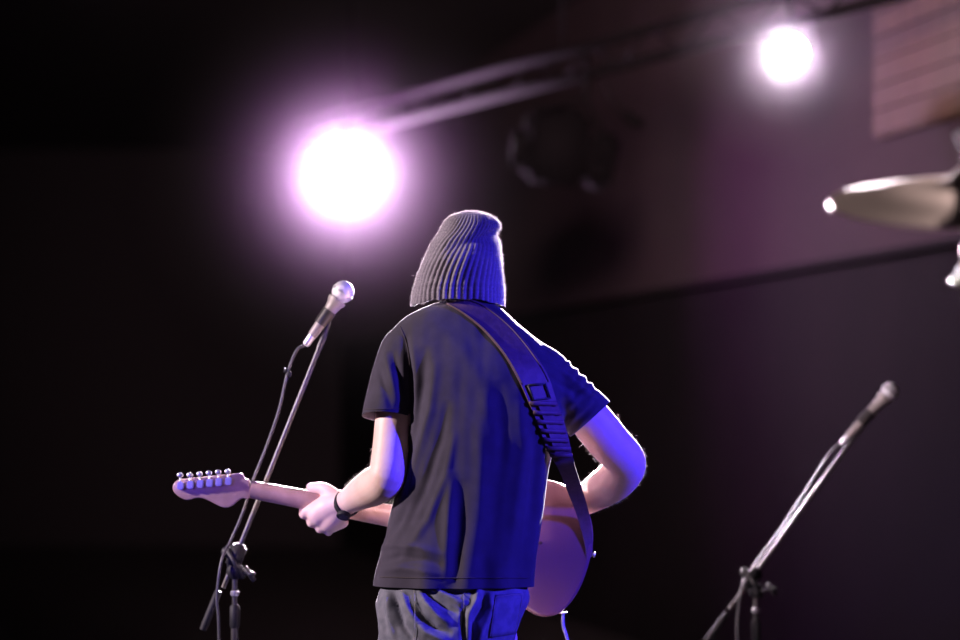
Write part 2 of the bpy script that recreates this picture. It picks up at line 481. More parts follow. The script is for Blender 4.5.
ball(bm, hd + V((-.006, .104, -.058)), .022, (1.1, .4, .35), 2)                                    # lips
ball(bm, hd + V((-.006, .104, -.072)), .020, (1.0, .4, .4), 2)
ball(bm, hd + V((-.006, .095, -.103)), .022, (1.1, .6, .7), 2)                                     # chin
# left arm
limb(bm, [J(410, 352, .0, 25), J(400, 385, -.01, 22), J(393, 425, -.03, 18.5), J(390, 455, -.05, 18.5), J(386, 478, -.06, 19),
          J(375, 486, .0, 19.5), J(362, 493, .07, 16.5), J(352, 499, .13, 13.5), J(345, 503, .16, 12.5)], 24, 6)
# left hand on the guitar neck
GY = .20
limb(bm, [J(349, 502, .150, 12), J(338, 505, .168, 14.5), J(328, 509, .178, 15), J(320, 514, .184, 13)], 20, 5)
limb(bm, [J(343, 508, .160, 10), J(334, 517, .172, 11.5), J(328, 523, .182, 9.5)], 16, 5)          # heel of the hand
for (kx, ky, r) in ((306.5, 512, 5.2), (314, 520.5, 5.1), (322.5, 526.5, 4.9), (331, 529.5, 4.5)):
    limb(bm, [J(kx + 12, ky - 7, .180, r + 1.3), J(kx, ky, .190, r - .1), J(kx - 2.5, ky + 2.5, .215, r - .2), J(kx - 3, ky - 1, .236, r - .5), J(kx - 2, ky - 11, .238, r - .8), J(kx - 1, ky - 17, .228, r - 1.1)], 14, 5)
limb(bm, [J(338, 500, .165, 9), J(330, 493, .172, 7.6), J(323, 488.5, .182, 6.6), J(317, 488, .196, 6.0), J(311, 487.5, .212, 5.3)], 14, 5)   # thumb hooked over the neck
# right arm
limb(bm, [J(545, 373, .0, 20), J(565, 392, .01, 20), J(591, 420, .036, 21.5), J(610, 443, .07, 21.3), J(626, 462, .10, 20),
          J(617, 478, .16, 20.5), J(602, 489, .225, 18.5), J(588, 498, .265, 16), J(572, 506, .287, 13), J(560, 512, .29, 11.5)], 24, 6)
limb(bm, [J(563, 511, .29, 12), J(550, 517, .282, 15), J(538, 524, .278, 14)], 18, 5)
for k, (dx, dy) in enumerate(((-13, 6), (-13, 9), (-11, 12), (-8, 14))):
    kx, ky = 536 + k * 2, 517 + k * 7
    limb(bm, [J(kx + 8, ky - 2, .272, 5.5), J(kx, ky, .276, 5.2), J(kx + dx * .8, ky + dy * .5, .272, 4.8), J(kx + dx * 1.1, ky + dy * 1.1, .256, 4.4), J(kx + dx * .9, ky + dy * 1.5, .245, 4)], 12, 4)
limb(bm, [J(552, 508, .262, 8), J(540, 503, .258, 6.5), J(528, 504, .25, 6), J(520, 508, .246, 5.2)], 12, 4)
# legs
for sx, hx, kx, ax in ((-1, 412, 402, 392), (1, 487, 497, 505)):
    limb(bm, [J(hx, 640, -.005, 31), J(hx, 690, 0, 31), J((hx + kx) / 2, 760, .01, 28), J(kx, 815, .02, 24), J((kx + ax) / 2, 870, -.005, 23), J(ax, 950, -.01, 16), J(ax, 965, 0, 16)], 20, 5)
    a = P(ax, 968, 0); limb(bm, [(a.x, -.03, .07, .036), (a.x + sx * .01, .05, .055, .038), (a.x + sx * .02, .14, .04, .032)], 16, 5)
me = voxel(bm, .0038, 5, .5)
body = link('body', me, M['skin'], man)
for sx in (-1, 1):
    bm = bmesh.new(); ball(bm, hd + V((sx * .033 - .005, .083, -.002)), .0125, (1, 1, 1), 3); obj('eye', bm, M['eye'], man)
bvh_body = BVHTree.FromPolygons([v.co.copy() for v in me.vertices], [tuple(p.vertices) for p in me.polygons])


def hit(bvh, px, py, offset=0.0, default=None):
    d = (P(px, py, 0) - CAM).normalized()
    h = bvh.ray_cast(CAM, d, 20)
    if h[0] is None: return default
    return h[0] - d * offset


def fuzz_strands(name, me, n, lmin, lmax, m, parent, keep, droop=.3, seed=1, width=.0002):
    """short fine hairs standing off a surface, one mesh"""
    rnd = random.Random(seed); polys = [p for p in me.polygons if keep(p)]
    V_, F_ = [], []
    if not polys: return None
    for _ in range(n):
        p = rnd.choice(polys); vs_ = [me.vertices[i].co for i in p.vertices]
        w_ = [rnd.random() for _ in vs_]; sw = sum(w_); b = sum((v * k for v, k in zip(vs_, w_)), V()) / sw
        d = (p.normal + V((rnd.gauss(0, .5), rnd.gauss(0, .5), rnd.gauss(0, .5) - droop))).normalized()
        L = rnd.uniform(lmin, lmax) * rnd.uniform(.5, 1)
        side = d.cross(V((rnd.random(), rnd.random(), rnd.random()))).normalized() * width; up2 = d.cross(side).normalized() * width
        c2 = b + d * L * .55 + V((rnd.gauss(0, .2), rnd.gauss(0, .2), rnd.gauss(0, .2) - .1)) * L * .4; tip = b + d * L + V((rnd.gauss(0, .3), rnd.gauss(0, .3), rnd.gauss(0, .3) - .2)) * L * .6
        i = len(V_); V_ += [b + side, b - side, b + up2, c2 + side * .8, c2 - side * .8, c2 + up2 * .8, tip]
        F_ += [(i, i + 1, i + 4, i + 3), (i + 1, i + 2, i + 5, i + 4), (i + 2, i, i + 3, i + 5), (i + 3, i + 4, i + 6), (i + 4, i + 5, i + 6), (i + 5, i + 3, i + 6)]
    mm = bpy.data.meshes.new(name); mm.from_pydata([tuple(v) for v in V_], [], F_); mm.update()
    o = link(name, mm, m, parent); o['kind'] = 'stuff'; return o


def arm_poly(p):
    x, y = px_of(p.center)
    return ((345 < x < 400 and 440 < y < 515) or (x > 572 and 415 < y < 515)) and abs(p.normal.y) < .75
fuzz_strands('arm_hair', me, 1100, .006, .014, M['hairm'], man, arm_poly, .1, 3, .00012)

# --- t-shirt
bm = bmesh.new()
sh = [(596, 374, 534, .128, -.005), (584, 374, 534, .130, -.005), (560, 378, 537, .127, -.003), (530, 386, 541, .124, 0), (500, 393, 545, .122, 0), (465, 399, 550, .124, 0),
      (435, 402, 560, .127, 0), (400, 400, 568, .126, 0), (372, 396, 566, .119, 0), (352, 390, 551, .105, .003), (338, 390, 536, .092, .008), (325, 396, 520, .080, .014), (314, 410, 508, .070, .018), (305, 430, 498, .062, .022), (300, 445, 492, .058, .024), (294, 450, 489, .056, .026)]
shr = []
for row in cr([tuple(map(float, r)) for r in sh], 3):
    py, a, b, d, yc = row
    shr.append(ell((P(a, py, yc).x + P(b, py, yc).x) / 2, yc, P(480, py, yc).z, (b - a) / 2 * S(), d, 64, 2.25))
rings(bm, shr)
# sleeves
def sleeve(pts, flat=1.0):
    q = cr([J(*p) for p in pts], 6); sweep(bm, [V(a[:3]) for a in q], [a[3] for a in q], 32, up=(0, 1, 0))
sleeve([(424, 344, .01, 24), (409, 351, .0, 28), (399, 375, -.01, 28), (390, 400, -.025, 25), (384, 422, -.035, 23.5), (382, 434, -.035, 23.5)])
sleeve([(515, 354, .01, 24), (538, 371, .0, 27), (558, 389, .01, 28), (575, 404, .02, 27), (591, 419, .035, 26.5), (600, 431, .045, 26.5)])
me = voxel(bm, .0045, 7, .5)
FS = [  # fold lines in picture pixels: polyline, width, height (metres, outward)
    ([(405, 335), (409, 365), (411, 400), (409, 432)], 3.0, -.011), ([(413, 345), (416, 380), (413, 420), (410, 450)], 3.5, .006),
    ([(425, 345), (422, 385), (412, 435), (404, 480)], 4.5, -.007), ([(436, 360), (430, 410), (414, 465), (400, 520)], 5, .007),
    ([(448, 400), (440, 440), (424, 490), (398, 545)], 4.5, -.006), ([(455, 430), (446, 475), (428, 520), (400, 560)], 4.5, .006),
    ([(452, 470), (449, 510), (447, 550), (446, 585)], 5, .009), ([(462, 480), (459, 520), (457, 560), (457, 590)], 6, -.007),
    ([(378, 548), (395, 545), (420, 548), (445, 556)], 3.2, .006), ([(380, 562), (400, 556), (425, 560), (444, 566)], 3.2, -.006),
    ([(376, 572), (400, 568), (425, 572), (445, 575)], 3.0, .005), ([(386, 540), (400, 520), (408, 500)], 4, -.006),
    ([(392, 350), (399, 375), (403, 395)], 3.2, -.006), ([(384, 350), (392, 378), (398, 405)], 3.2, .005), ([(378, 365), (384, 385), (392, 410)], 3, -.004),
    ([(520, 400), (524, 450), (516, 510), (510, 570)], 6, .007), ([(536, 420), (536, 470), (530, 520), (524, 575)], 5, -.007),
    ([(500, 380), (503, 440), (496, 500), (490, 560)], 7, -.005), ([(484, 390), (480, 450), (478, 520), (474, 580)], 8, .005),
    ([(545, 440), (541, 480), (536, 530), (530, 580)], 3.5, .006), ([(430, 320), (460, 345), (480, 380), (492, 420)], 8, .003),
    ([(545, 372), (560, 384), (574, 392), (585, 396)], 3.0, -.006), ([(540, 360), (556, 368), (572, 380), (586, 392), (600, 400)], 2.6, .006),
    ([(560, 400), (566, 412), (570, 425)], 4, -.007), ([(552, 390), (556, 415), (556, 440)], 4, .006), ([(556, 384), (570, 398), (580, 410)], 3.5, .004),
]
ls = []
hz_l, hz_r = P(361, 415), P(407, 429); rz_l, rz_r = P(613, 408), P(570, 431)
for v in me.vertices:
    co = v.co; nrm = v.normal.copy(); x, y = px_of(co)
    a = 0.0
    if co.y < .05:
        a += folds_at(x, y, FS) * (1.0 if co.y < .03 else .5)
    k = noise.noise(V((x * .045 + y * .008, co.y * 6, y * .012)))
    a += .0022 * k + .0013 * noise.noise(V((x * .1, co.y * 14, y * .03 + 5)))
    f = min(1, max(0, (y - 520) / 60)) if x < 545 else 0      # loose hem flares and waves
    a += f * .005 * sin(x * .16 + co.y * 30)
    if y > 345 and x > 560:                                   # crumples on the right sleeve
        a += .0028 * sin((x + y) * .42 + 1.3 * noise.noise(V((x * .1, y * .1, 0)))) * max(0, min(1, (x - 560) / 15)) * (1 - min(1, max(0, (x - 592) / 10)))
    ls.append((v.index, nrm * a))
for i, d in ls: me.vertices[i].co += d
bm = bmesh.new(); bm.from_mesh(me); bpy.data.meshes.remove(me)
def cut(bm, co, no, sel):
    g = [f for f in bm.faces if sel(f.calc_center_median())]
    vs_ = {v for f in g for v in f.verts}; es = {e for f in g for e in f.edges}
    bmesh.ops.bisect_plane(bm, geom=list(g) + list(vs_) + list(es), plane_co=co, plane_no=no, clear_outer=True)
cut(bm, P(450, 585), V((-.004, 0, -1)), lambda c: px_of(c)[1] > 560)
cut(bm, P(384, 417, -.03), V((-.05, -.22, -1)).normalized(), lambda c: px_of(c)[0] < 407.5 and 400 < px_of(c)[1] < 450)
dr = (P(595, 424) - P(577, 404)).normalized(); cut(bm, P(591, 419), V((dr.x, 0, dr.z)), lambda c: px_of(c)[0] > 567 and px_of(c)[1] > 395)
cut(bm, P(470, 297.5), V((0, 0, 1)), lambda c: 425 < px_of(c)[0] < 515 and px_of(c)[1] < 318)
bmesh.ops.recalc_face_normals(bm, faces=bm.faces)
me = bpy.data.meshes.new('t_shirt'); bm.to_mesh(me); bm.free()
bvh_shirt = BVHTree.FromPolygons([v.co.copy() for v in me.vertices], [tuple(p.vertices) for p in me.polygons])
shirt = link('t_shirt', me, M['shirt'], man)
md = shirt.modifiers.new('cloth', 'SOLIDIFY'); md.thickness = .0022; md.offset = -1
# ribbed collar and stitched hems
colp = [V((P(467, 306).x + cos(t) * .062, .022 + sin(t) * .058, P(469, 304.5).z + .016 - .004 * sin(t))) for t in [2 * pi * k / 40 for k in range(41)]]
bm = bmesh.new(); sweep(bm, colp, .008, 10, flat=.55, up=(0, 0, 1)); obj('collar', bm, M['hemm'], shirt)
def ribbon(name, L, R, m, parent, th=.002, base=None):
    """closed strip between two 3-D polylines"""
    bm = bmesh.new(); n = len(L)
    rows = []
    for i in range(n):
        a, b = V(L[i]), V(R[i]); t = (V(L[min(n - 1, i + 1)]) + V(R[min(n - 1, i + 1)]) - V(L[max(0, i - 1)]) - V(R[max(0, i - 1)])).normalized()
        nn = t.cross(b - a).normalized() * th * .5
        if nn.y > 0: nn = -nn
        rows.append([bm.verts.new(p) for p in (a + nn, b + nn, b - nn, a - nn)])
    for r0, r1 in zip(rows, rows[1:]):
        for k in range(4): bm.faces.new((r0[k], r0[(k + 1) % 4], r1[(k + 1) % 4], r1[k]))
    bm.faces.new(rows[0][::-1]); bm.faces.new(rows[-1])
    return obj(name, bm, m, parent, True, 40)
def stitch(name, pl, m, parent, bvh, r=.0007, off=.0012, n=8):
    pts = [hit(bvh, x, y, off) for x, y in cr(pl, n)]; pts = [p for p in pts if p is not None]
    if len(pts) < 3: return
    bm = bmesh.new(); sweep(bm, pts, r, 6); return obj(name, bm, m, parent)
stitch('hem_stitching', [(380, 577), (420, 578), (460, 578), (500, 578), (528, 578)], M['hemm'], shirt, bvh_shirt, .0011)
stitch('sleeve_stitching', [(365, 409), (385, 409), (404, 408)], M['hemm'], shirt, bvh_shirt, .0010)
stitch('shoulder_seam', [(400, 326), (407, 345), (410, 370), (410, 400)], M['hemm'], shirt, bvh_shirt, .0012)

# --- jeans
bm = bmesh.new()
jr = [(566, 386, 522, .104, -.008), (582, 384, 525, .108, -.009), (592, 379, 529, .118, -.011), (602, 377, 528, .127, -.014), (620, 378, 520, .134, -.018), (645, 379, 513, .132, -.018), (665, 380, 511, .12, -.01)]
rings(bm, [ell((P(a, py, yc).x + P(b, py, yc).x) / 2, yc, P(480, py, yc).z, (b - a) / 2 * S(), d, 48, 2.4) for py, a, b, d, yc in cr([tuple(map(float, r)) for r in jr], 4)])
for hx, kx, ax in ((415, 402, 392), (478, 494, 505)):
    limb(bm, [J(hx, 640, -.015, 37.5), J(hx - (445 - hx) * .05, 700, -.01, 38), J((hx + kx) / 2, 760, .0, 33), J(kx, 815, .012, 28), J((kx + ax) / 2, 880, .0, 25), J(ax, 955, -.0, 22.5)], 28, 5)
me = voxel(bm, .0042, 5, .5)
FJ = [([(395, 590), (396, 605), (402, 625), (415, 642)], 3.2, -.008), ([(388, 590), (389, 612), (395, 640)], 3, .006), ([(402, 592), (408, 608), (416, 622)], 3, .006),
      ([(418, 590), (426, 604), (438, 616), (452, 624)], 3.2, .008), ([(424, 588), (434, 598), (448, 608), (460, 614)], 2.8, -.007), ([(430, 588), (442, 594), (458, 602), (468, 604)], 2.8, .006),
      ([(416, 604), (424, 618), (436, 628), (452, 634)], 3, -.007), ([(414, 620), (426, 632), (444, 640), (456, 648)], 3, .006), ([(438, 586), (456, 592), (472, 590), (482, 584)], 2.5, -.005),
      ([(478, 588), (476, 602), (468, 616), (466, 640)], 3.2, .008), ([(484, 590), (484, 606), (474, 622), (472, 650)], 3, -.009), ([(490, 592), (492, 610), (482, 630), (478, 650)], 3, .005),
      ([(464, 606), (464, 620), (464, 650)], 2.2, -.010), ([(378, 600), (382, 620), (384, 640)], 2.5, .004)]
ls = []
for v in me.vertices:
    x, y = px_of(v.co); a = 0
    if v.co.y < .06: a += 1.8 * folds_at(x, y, FJ)
    a += .003 * noise.noise(v.co * 18) + .0018 * noise.noise(v.co * 45)
    if y > 740: a += .005 * sin(y * .16 + 2 * noise.noise(v.co * 9)) * noise.noise(v.co * 11)
    ls.append((v.index, v.normal.copy() * a))
for i, d in ls: me.vertices[i].co += d
bvh_j = BVHTree.FromPolygons([v.co.copy() for v in me.vertices], [tuple(p.vertices) for p in me.polygons])
jeans = link('jeans', me, M['denim'], man)
def patch(name, corners, m, parent, bvh, off, n=8, th=.0022):
    """four-cornered patch laid on a surface seen from behind"""
    bm = bmesh.new(); (a, b, c, d) = [V((*q_, 0)) for q_ in corners]; g = []
    for i in range(n + 1):
        row = []
        for j in range(n + 1):
            s_, t_ = j / n, i / n; p = (a.lerp(b, s_)).lerp(d.lerp(c, s_), t_)
            h = hit(bvh, p.x, p.y, off)
            row.append(h)
        g.append(row)
    if any(h is None for r in g for h in r): return None
    G = [[bm.verts.new(h) for h in r] for r in g]
    for i in range(n):
        for j in range(n): bm.faces.new((G[i][j], G[i][j + 1], G[i + 1][j + 1], G[i + 1][j]))
    o = obj(name, bm, m, parent); md = o.modifiers.new('t', 'SOLIDIFY'); md.thickness = th; md.offset = 0; return o
patch('back_pocket', [(496, 595), (524, 592), (515, 634), (489, 638)], M['denim'], jeans, bvh_j, .0018)
for pl in ([(496, 597), (510, 595), (523, 594)], [(523, 594), (519, 614), (514, 634)], [(496, 597), (493, 616), (490, 637)], [(414, 590), (415, 612), (414, 645)], [(464, 592), (464, 616), (464, 645)]):
    stitch('pocket_stitching', pl, M['thread'], jeans, bvh_j, .0007, .0042)
for hx in (405, 440, 500):
    patch('belt_loop', [(hx, 574), (hx + 5, 574), (hx + 5, 588), (hx, 588)], M['denim'], jeans, bvh_j, .003, 3)
for ax, sx in ((392, -1), (505, 1)):
    a = P(ax, 968, 0); bm = bmesh.new()
    limb(bm, [(a.x, -.065, .052, .045), (a.x + sx * .008, .02, .056, .047), (a.x + sx * .016, .11, .046, .045), (a.x + sx * .022, .18, .042, .036)], 24, 5)
    limb(bm, [(a.x, -.03, .05, .048), (a.x, -.02, .12, .047)], 20, 4)
    me = voxel(bm, .006, 4); so = link('shoe', me, M['shoe'], man)
    bm = bmesh.new(); box(bm, (a.x + sx * .01, .055, .011), (.098, .32, .022), None, .009); obj('sole', bm, M['rubber'], so)

# --- beanie
bm = bmesh.new()
hr = [(306, 411.5, 504, .094, .040), (298, 412.5, 504, .097, .040), (288, 414.5, 503.5, .101, .039), (276, 418, 503, .106, .038), (262, 423, 502.5, .111, .036), (252, 427.5, 501, .106, .038),
      (243, 432.5, 499.5, .101, .038), (234, 439, 499.5, .094, .038), (226, 442.5, 500.5, .086, .036), (220, 446, 496.5, .074, .034), (215.5, 453, 489, .054, .032), (213.2, 463, 480, .026, .03), (212.8, 468, 475, .008, .03)]
NR = 46; NS = NR * 8
R = []
for j, (py, a, b, d, yc) in enumerate(cr([tuple(map(float, r)) for r in hr], 6)):
    cx = (P(a, py, yc).x + P(b, py, yc).x) / 2; rx = (b - a) / 2 * S(); z = P(480, py, yc).z; ring = []
    tnorm = (305 - py) / 93
    for k in range(NS):
        th = 2 * pi * k / NS
        ph = NR * (th - .55 * tnorm ** 3 - .10 * sin(tnorm * 5 + th) * tnorm) ; rib = abs(sin(ph / 2)) ** .7
        fade = (1 - .5 * max(0, min(1, (cos(th) + .2))) * min(1, tnorm * 1.6 + .2)) * (1 - .45 * max(0, (tnorm - .85) / .15))
        hh = (rib - .6) * .0062 * fade * min(1, rx / .05)
        lump = .0035 * noise.noise(V((cos(th) * 2, sin(th) * 2, tnorm * 3.5))) * min(1, rx / .05)
        # slouch creases near the crown on the right and below it
        cr_ = -.015 * exp(-((tnorm - (.66 + .10 * cos(th - .2))) / .055) ** 2) * max(0, cos(th + .75)) ** 1.2
        knitb = .0008 * sin(py * 2.6)
        rr = hh + lump + cr_ + knitb * rib
        c_, s_ = cos(th), sin(th)
        zz = z + (.012 * max(0, -s_) ** 2) * max(0, 1 - tnorm * 4) - (.004 * noise.noise(V((th * 3, 0, 0)))) * max(0, 1 - tnorm * 4)
        zz += .105 * max(0, s_) ** 1.5 * max(0, 1 - tnorm * 1.25)          # brim sits on the brow in front
        ring.append(V((cx + c_ * (rx + rr), yc + s_ * (d + rr), zz)))
    R.append(ring)
vs_ = rings(bm, R, cap=False); bm.faces.new(vs_[-1])
# rolled inner edge
bmesh.ops.recalc_face_normals(bm, faces=bm.faces)
me = bpy.data.meshes.new('beanie'); bm.to_mesh(me); bm.free()
hat = link('beanie', me, M['knit'], man)
me.calc_loop_triangles()
fuzz_strands('wool_fuzz', me, 16000, .003, .008, M['fuzz'], hat, lambda p: p.normal.z > -.9 and abs(p.normal.y) < .8, .0, 5, .00022)
fuzz_strands('loose_wool_threads', me, 260, .007, .016, M['fuzz'], hat, lambda p: abs(p.normal.y) < .6, .0, 6, .00022)
md = hat.modifiers.new('cloth', 'SOLIDIFY'); md.thickness = .004; md.offset = -1

# --- wristwatch on the left wrist
wc, w0, w1 = P(346.5, 503.5, .152), P(352, 499.5, .13), P(341, 507, .168)
ax = (w1 - w0).normalized()
wt = thing('wristwatch', wc, None, None); wt.parent = man; wt['label'] = 'black wristwatch on the left wrist'
u = ax.orthogonal().normalized(); v2 = ax.cross(u)
def wring(r0, hw, th, n=40):
    bm = bmesh.new(); R = []
    for k in range(n):
        a = 2 * pi * k / n; d = u * cos(a) + v2 * sin(a)
        R.append([wc + d * r0 - ax * hw, wc + d * (r0 + th) - ax * hw, wc + d * (r0 + th) + ax * hw, wc + d * r0 + ax * hw])
    R.append(R[0]); vs2 = [[bm.verts.new(p) for p in r] for r in R[:-1]]
    for i in range(n):
        for k in range(4): bm.faces.new((vs2[i][k], vs2[(i + 1) % n][k], vs2[(i + 1) % n][(k + 1) % 4], vs2[i][(k + 1) % 4]))
    return bm
obj('watch_strap', wring(.0285, .0060, .004), M['blackp'], wt, True, 40)
dd = (P(343, 522, .12) - wc); dd = (dd - ax * dd.dot(ax)).normalized()
bm = bmesh.new(); lathe(bm, [(0, .015), (.008, .0165), (.010, .0155), (.0105, .0)], wc + dd * .0275, wc + dd * .06, 28); obj('watch_case', bm, M['blackp'], wt, True, 40)
bm = bmesh.new(); lathe(bm, [(0, .0125), (.0006, .0125)], wc + dd * .0378, wc + dd * .06, 28); obj('watch_glass', bm, M['lens'], wt, True, 40)

# ------------------------------------------------------------------ electric guitar
gt = thing('electric_guitar', P(560, 548, GY), 'electric guitar with rosy solid body and maple neck, back side seen, worn on a strap', 'guitar')
B0 = P(591, 554, GY); N0 = P(250, 489.5, GY); ud = (N0 - B0).normalized(); vd = V((-ud.z, 0, ud.x)).normalized()
if vd.z < 0: vd = -vd
G = lambda u_, v_, y_=GY: V((B0.x, y_, B0.z)) + ud * u_ + vd * v_
out_ = [(0, 0), (.008, .06), (.035, .11), (.08, .142), (.13, .150), (.18, .138), (.225, .115), (.27, .112), (.32, .128), (.37, .142), (.42, .135), (.452, .112), (.445, .095), (.41, .085), (.385, .065), (.372, .032),
        (.372, -.032), (.385, -.062), (.405, -.095), (.39, -.125), (.345, -.138), (.29, -.125), (.24, -.110), (.19, -.118), (.14, -.146), (.09, -.163), (.045, -.145), (.012, -.085)]
ol = cr([tuple(p) for p in out_], 6, True)
def plate(bm, outline, y0, y1, f):
    """outline extruded in depth with rounded edges"""
    import statistics
    cx = statistics.mean(p[0] for p in outline); cy = statistics.mean(p[1] for p in outline)
    n = len(outline); R = []
    nor = []
    for i in range(n):
        a = outline[i - 1]; b = outline[(i + 1) % n]; dx, dy = b[0] - a[0], b[1] - a[1]; L = math.hypot(dx, dy) or 1; nor.append((dy / L, -dx / L))
    area = sum(outline[i - 1][0] * outline[i][1] - outline[i][0] * outline[i - 1][1] for i in range(n))
    sg = 1 if area > 0 else -1
    r = f; prof = [(y0, -r), (y0 + r * .12, -r * .5), (y0 + r * .35, -r * .2), (y0 + r, 0), (y1 - r, 0), (y1 - r * .35, -r * .2), (y1 - r * .12, -r * .5), (y1, -r)]
    for yy, o_ in prof:
        R.append([G(p[0] + sg * nn[0] * o_, p[1] + sg * nn[1] * o_, yy) for p, nn in zip(outline, nor)])
    rings(bm, R)
bm = bmesh.new(); plate(bm, ol, GY - .022, GY + .022, .011); obj('guitar_body', bm, M['guitar'], gt, True, 60)
# neck (rounded back) and fretboard
bm = bmesh.new(); nk = []
for i in range(25):
    t = i / 24; uu = .33 + t * (.805 - .33); hw = .0285 + (.0205 - .0285) * t; dp = .0215
    ring = []
    for k in range(17):
        a = pi * k / 16; ring.append(G(uu, -cos(a) * hw, GY + .012 - sin(a) * dp))
    nk.append(ring)
rings(bm, nk); obj('neck', bm, M['maple'], gt, True, 50)
bm = bmesh.new(); R = []
for i in range(2):
    uu = (.30, .803)[i]; hw = (.0285, .0205)[i]
    R.append([G(uu, -hw, GY + .012), G(uu, hw, GY + .012), G(uu, hw, GY + .018), G(uu, -hw, GY + .018)])
rings(bm, R); obj('fretboard', bm, M['rose'], gt, False)
for i in range(21):
    uu = .803 - .643 * (1 - 2 ** (-(i + 1) / 12)); hw = .0205 + (.803 - uu) / .503 * .008
    bm = bmesh.new(); sweep(bm, [G(uu, -hw, GY + .0185), G(uu, hw, GY + .0185)], .0009, 6); obj('fret', bm, M['chrome'], gt)
bm = bmesh.new(); R = [G(.805, 0, GY + .016)]; box(bm, G(.805, 0, GY + .017), (.005, .010, .041), Matrix.Rotation(-math.atan2(ud.z, -ud.x), 3, 'Y'), .001); obj('nut', bm, M['guard'], gt)
# headstock
hs = [(249.5, 480.5), (246, 478.5), (243.5, 475.5), (240.5, 473.2), (225, 474.6), (205, 476.6), (185, 478.6), (178, 480), (173.8, 484), (173, 489.6), (177, 495), (184, 499.3), (189, 500), (195.4, 498.2), (201.7, 498),
      (208, 500.2), (216, 504.2), (222, 507), (227.5, 507.6), (233, 505.5), (238, 501), (243, 498.2), (250, 498)]
def px2g(p):
    w_ = P(p[0], p[1], GY) - V((B0.x, GY, B0.z)); return (w_.dot(ud), w_.dot(vd))
bm = bmesh.new(); plate(bm, [px2g(p) for p in cr(hs, 3, True)], GY - .006, GY + .009, .003); obj('headstock', bm, M['maple'], gt, True, 50)
for i, (bx, by) in enumerate(((180, 475), (189.8, 475), (199.6, 474), (209, 473), (218.2, 472), (227.8, 471.5))):
    c = P(bx + 1.2, 485.5 - i * .9, GY); bt = P(bx, by, GY - .012)
    bm = bmesh.new(); box(bm, V((c.x, GY - .012, c.z)), (.015, .012, .018), Matrix.Rotation(.08, 3, 'Y'), .002)
    lathe(bm, [(0, .0035), (.03, .003)], V((c.x, GY - .01, c.z + .003)), V((c.x, GY + 1, c.z)), 12); pg = obj('tuning_peg', bm, M['chrome'], gt, True, 40)
    d_ = (bt - V((c.x, GY - .012, c.z))); bm = bmesh.new()
    lathe(bm, [(0, .0026), (d_.length - .004, .0026)], V((c.x, GY - .012, c.z)), bt, 10); obj('peg_shaft', bm, M['chrome'], pg)
    bm = bmesh.new(); ball(bm, bt, .0072, (1.05, .62, .85), 3, Matrix.Rotation(.1, 3, 'Y')); obj('peg_button', bm, M['chrome'], pg)
# front hardware, turned away from the camera
bm = bmesh.new(); plate(bm, [(a * .82 + .05, b * .80 - .012) for a, b in ol], GY + .022, GY + .0245, .001); obj('pickguard', bm, M['guard'], gt, True, 40)
for uu in (.10, .155, .215):
    bm = bmesh.new(); box(bm, G(uu + .03, 0, GY + .029), (.018, .012, .085), Matrix.Rotation(-math.atan2(ud.z, -ud.x), 3, 'Y'), .004); obj('pickup', bm, M['guard'], gt)
bm = bmesh.new(); box(bm, G(.085, 0, GY + .029), (.035, .012, .08), Matrix.Rotation(-math.atan2(ud.z, -ud.x), 3, 'Y'), .002); obj('bridge', bm, M['chrome'], gt)
for q_ in ((.10, -.075), (.07, -.09), (.13, -.09)):
    bm = bmesh.new(); lathe(bm, [(0, .012), (.012, .010), (.0125, 0)], G(*q_, GY + .024), G(*q_, GY + 1), 20); obj('control_knob', bm, M['guard'], gt, True, 40)
for i in range(6):
    bm = bmesh.new(); sweep(bm, [G(.08, -.026 + i * .0104, GY + .034), G(.805, -.0165 + i * .0066, GY + .0235), P(180 + i * 9.5, 484 - i * .9, GY + .014)], .0005, 5); obj('string', bm, M['chrome'], gt)
# small screw seen at the back, jack and strap pins
bm = bmesh.new(); lathe(bm, [(0, .0042), (.002, .0036), (.0024, 0)], P(541, 543, GY - .0215), P(541, 543, GY - 1), 14); obj('back_screw', bm, M['rose'], gt, True, 40)
bm = bmesh.new(); lathe(bm, [(0, .003), (.008, .003), (.009, .007), (.012, .006)], G(.002, .0), G(-1, 0), 16); obj('strap_pin', bm, M['chrome'], gt, True, 40)
JK = P(563, 612, GY)
bm = bmesh.new(); lathe(bm, [(0, .011), (.003, .010), (.004, .006)], JK, P(566, 640, GY), 16); obj('output_jack', bm, M['chrome'], gt, True, 40)

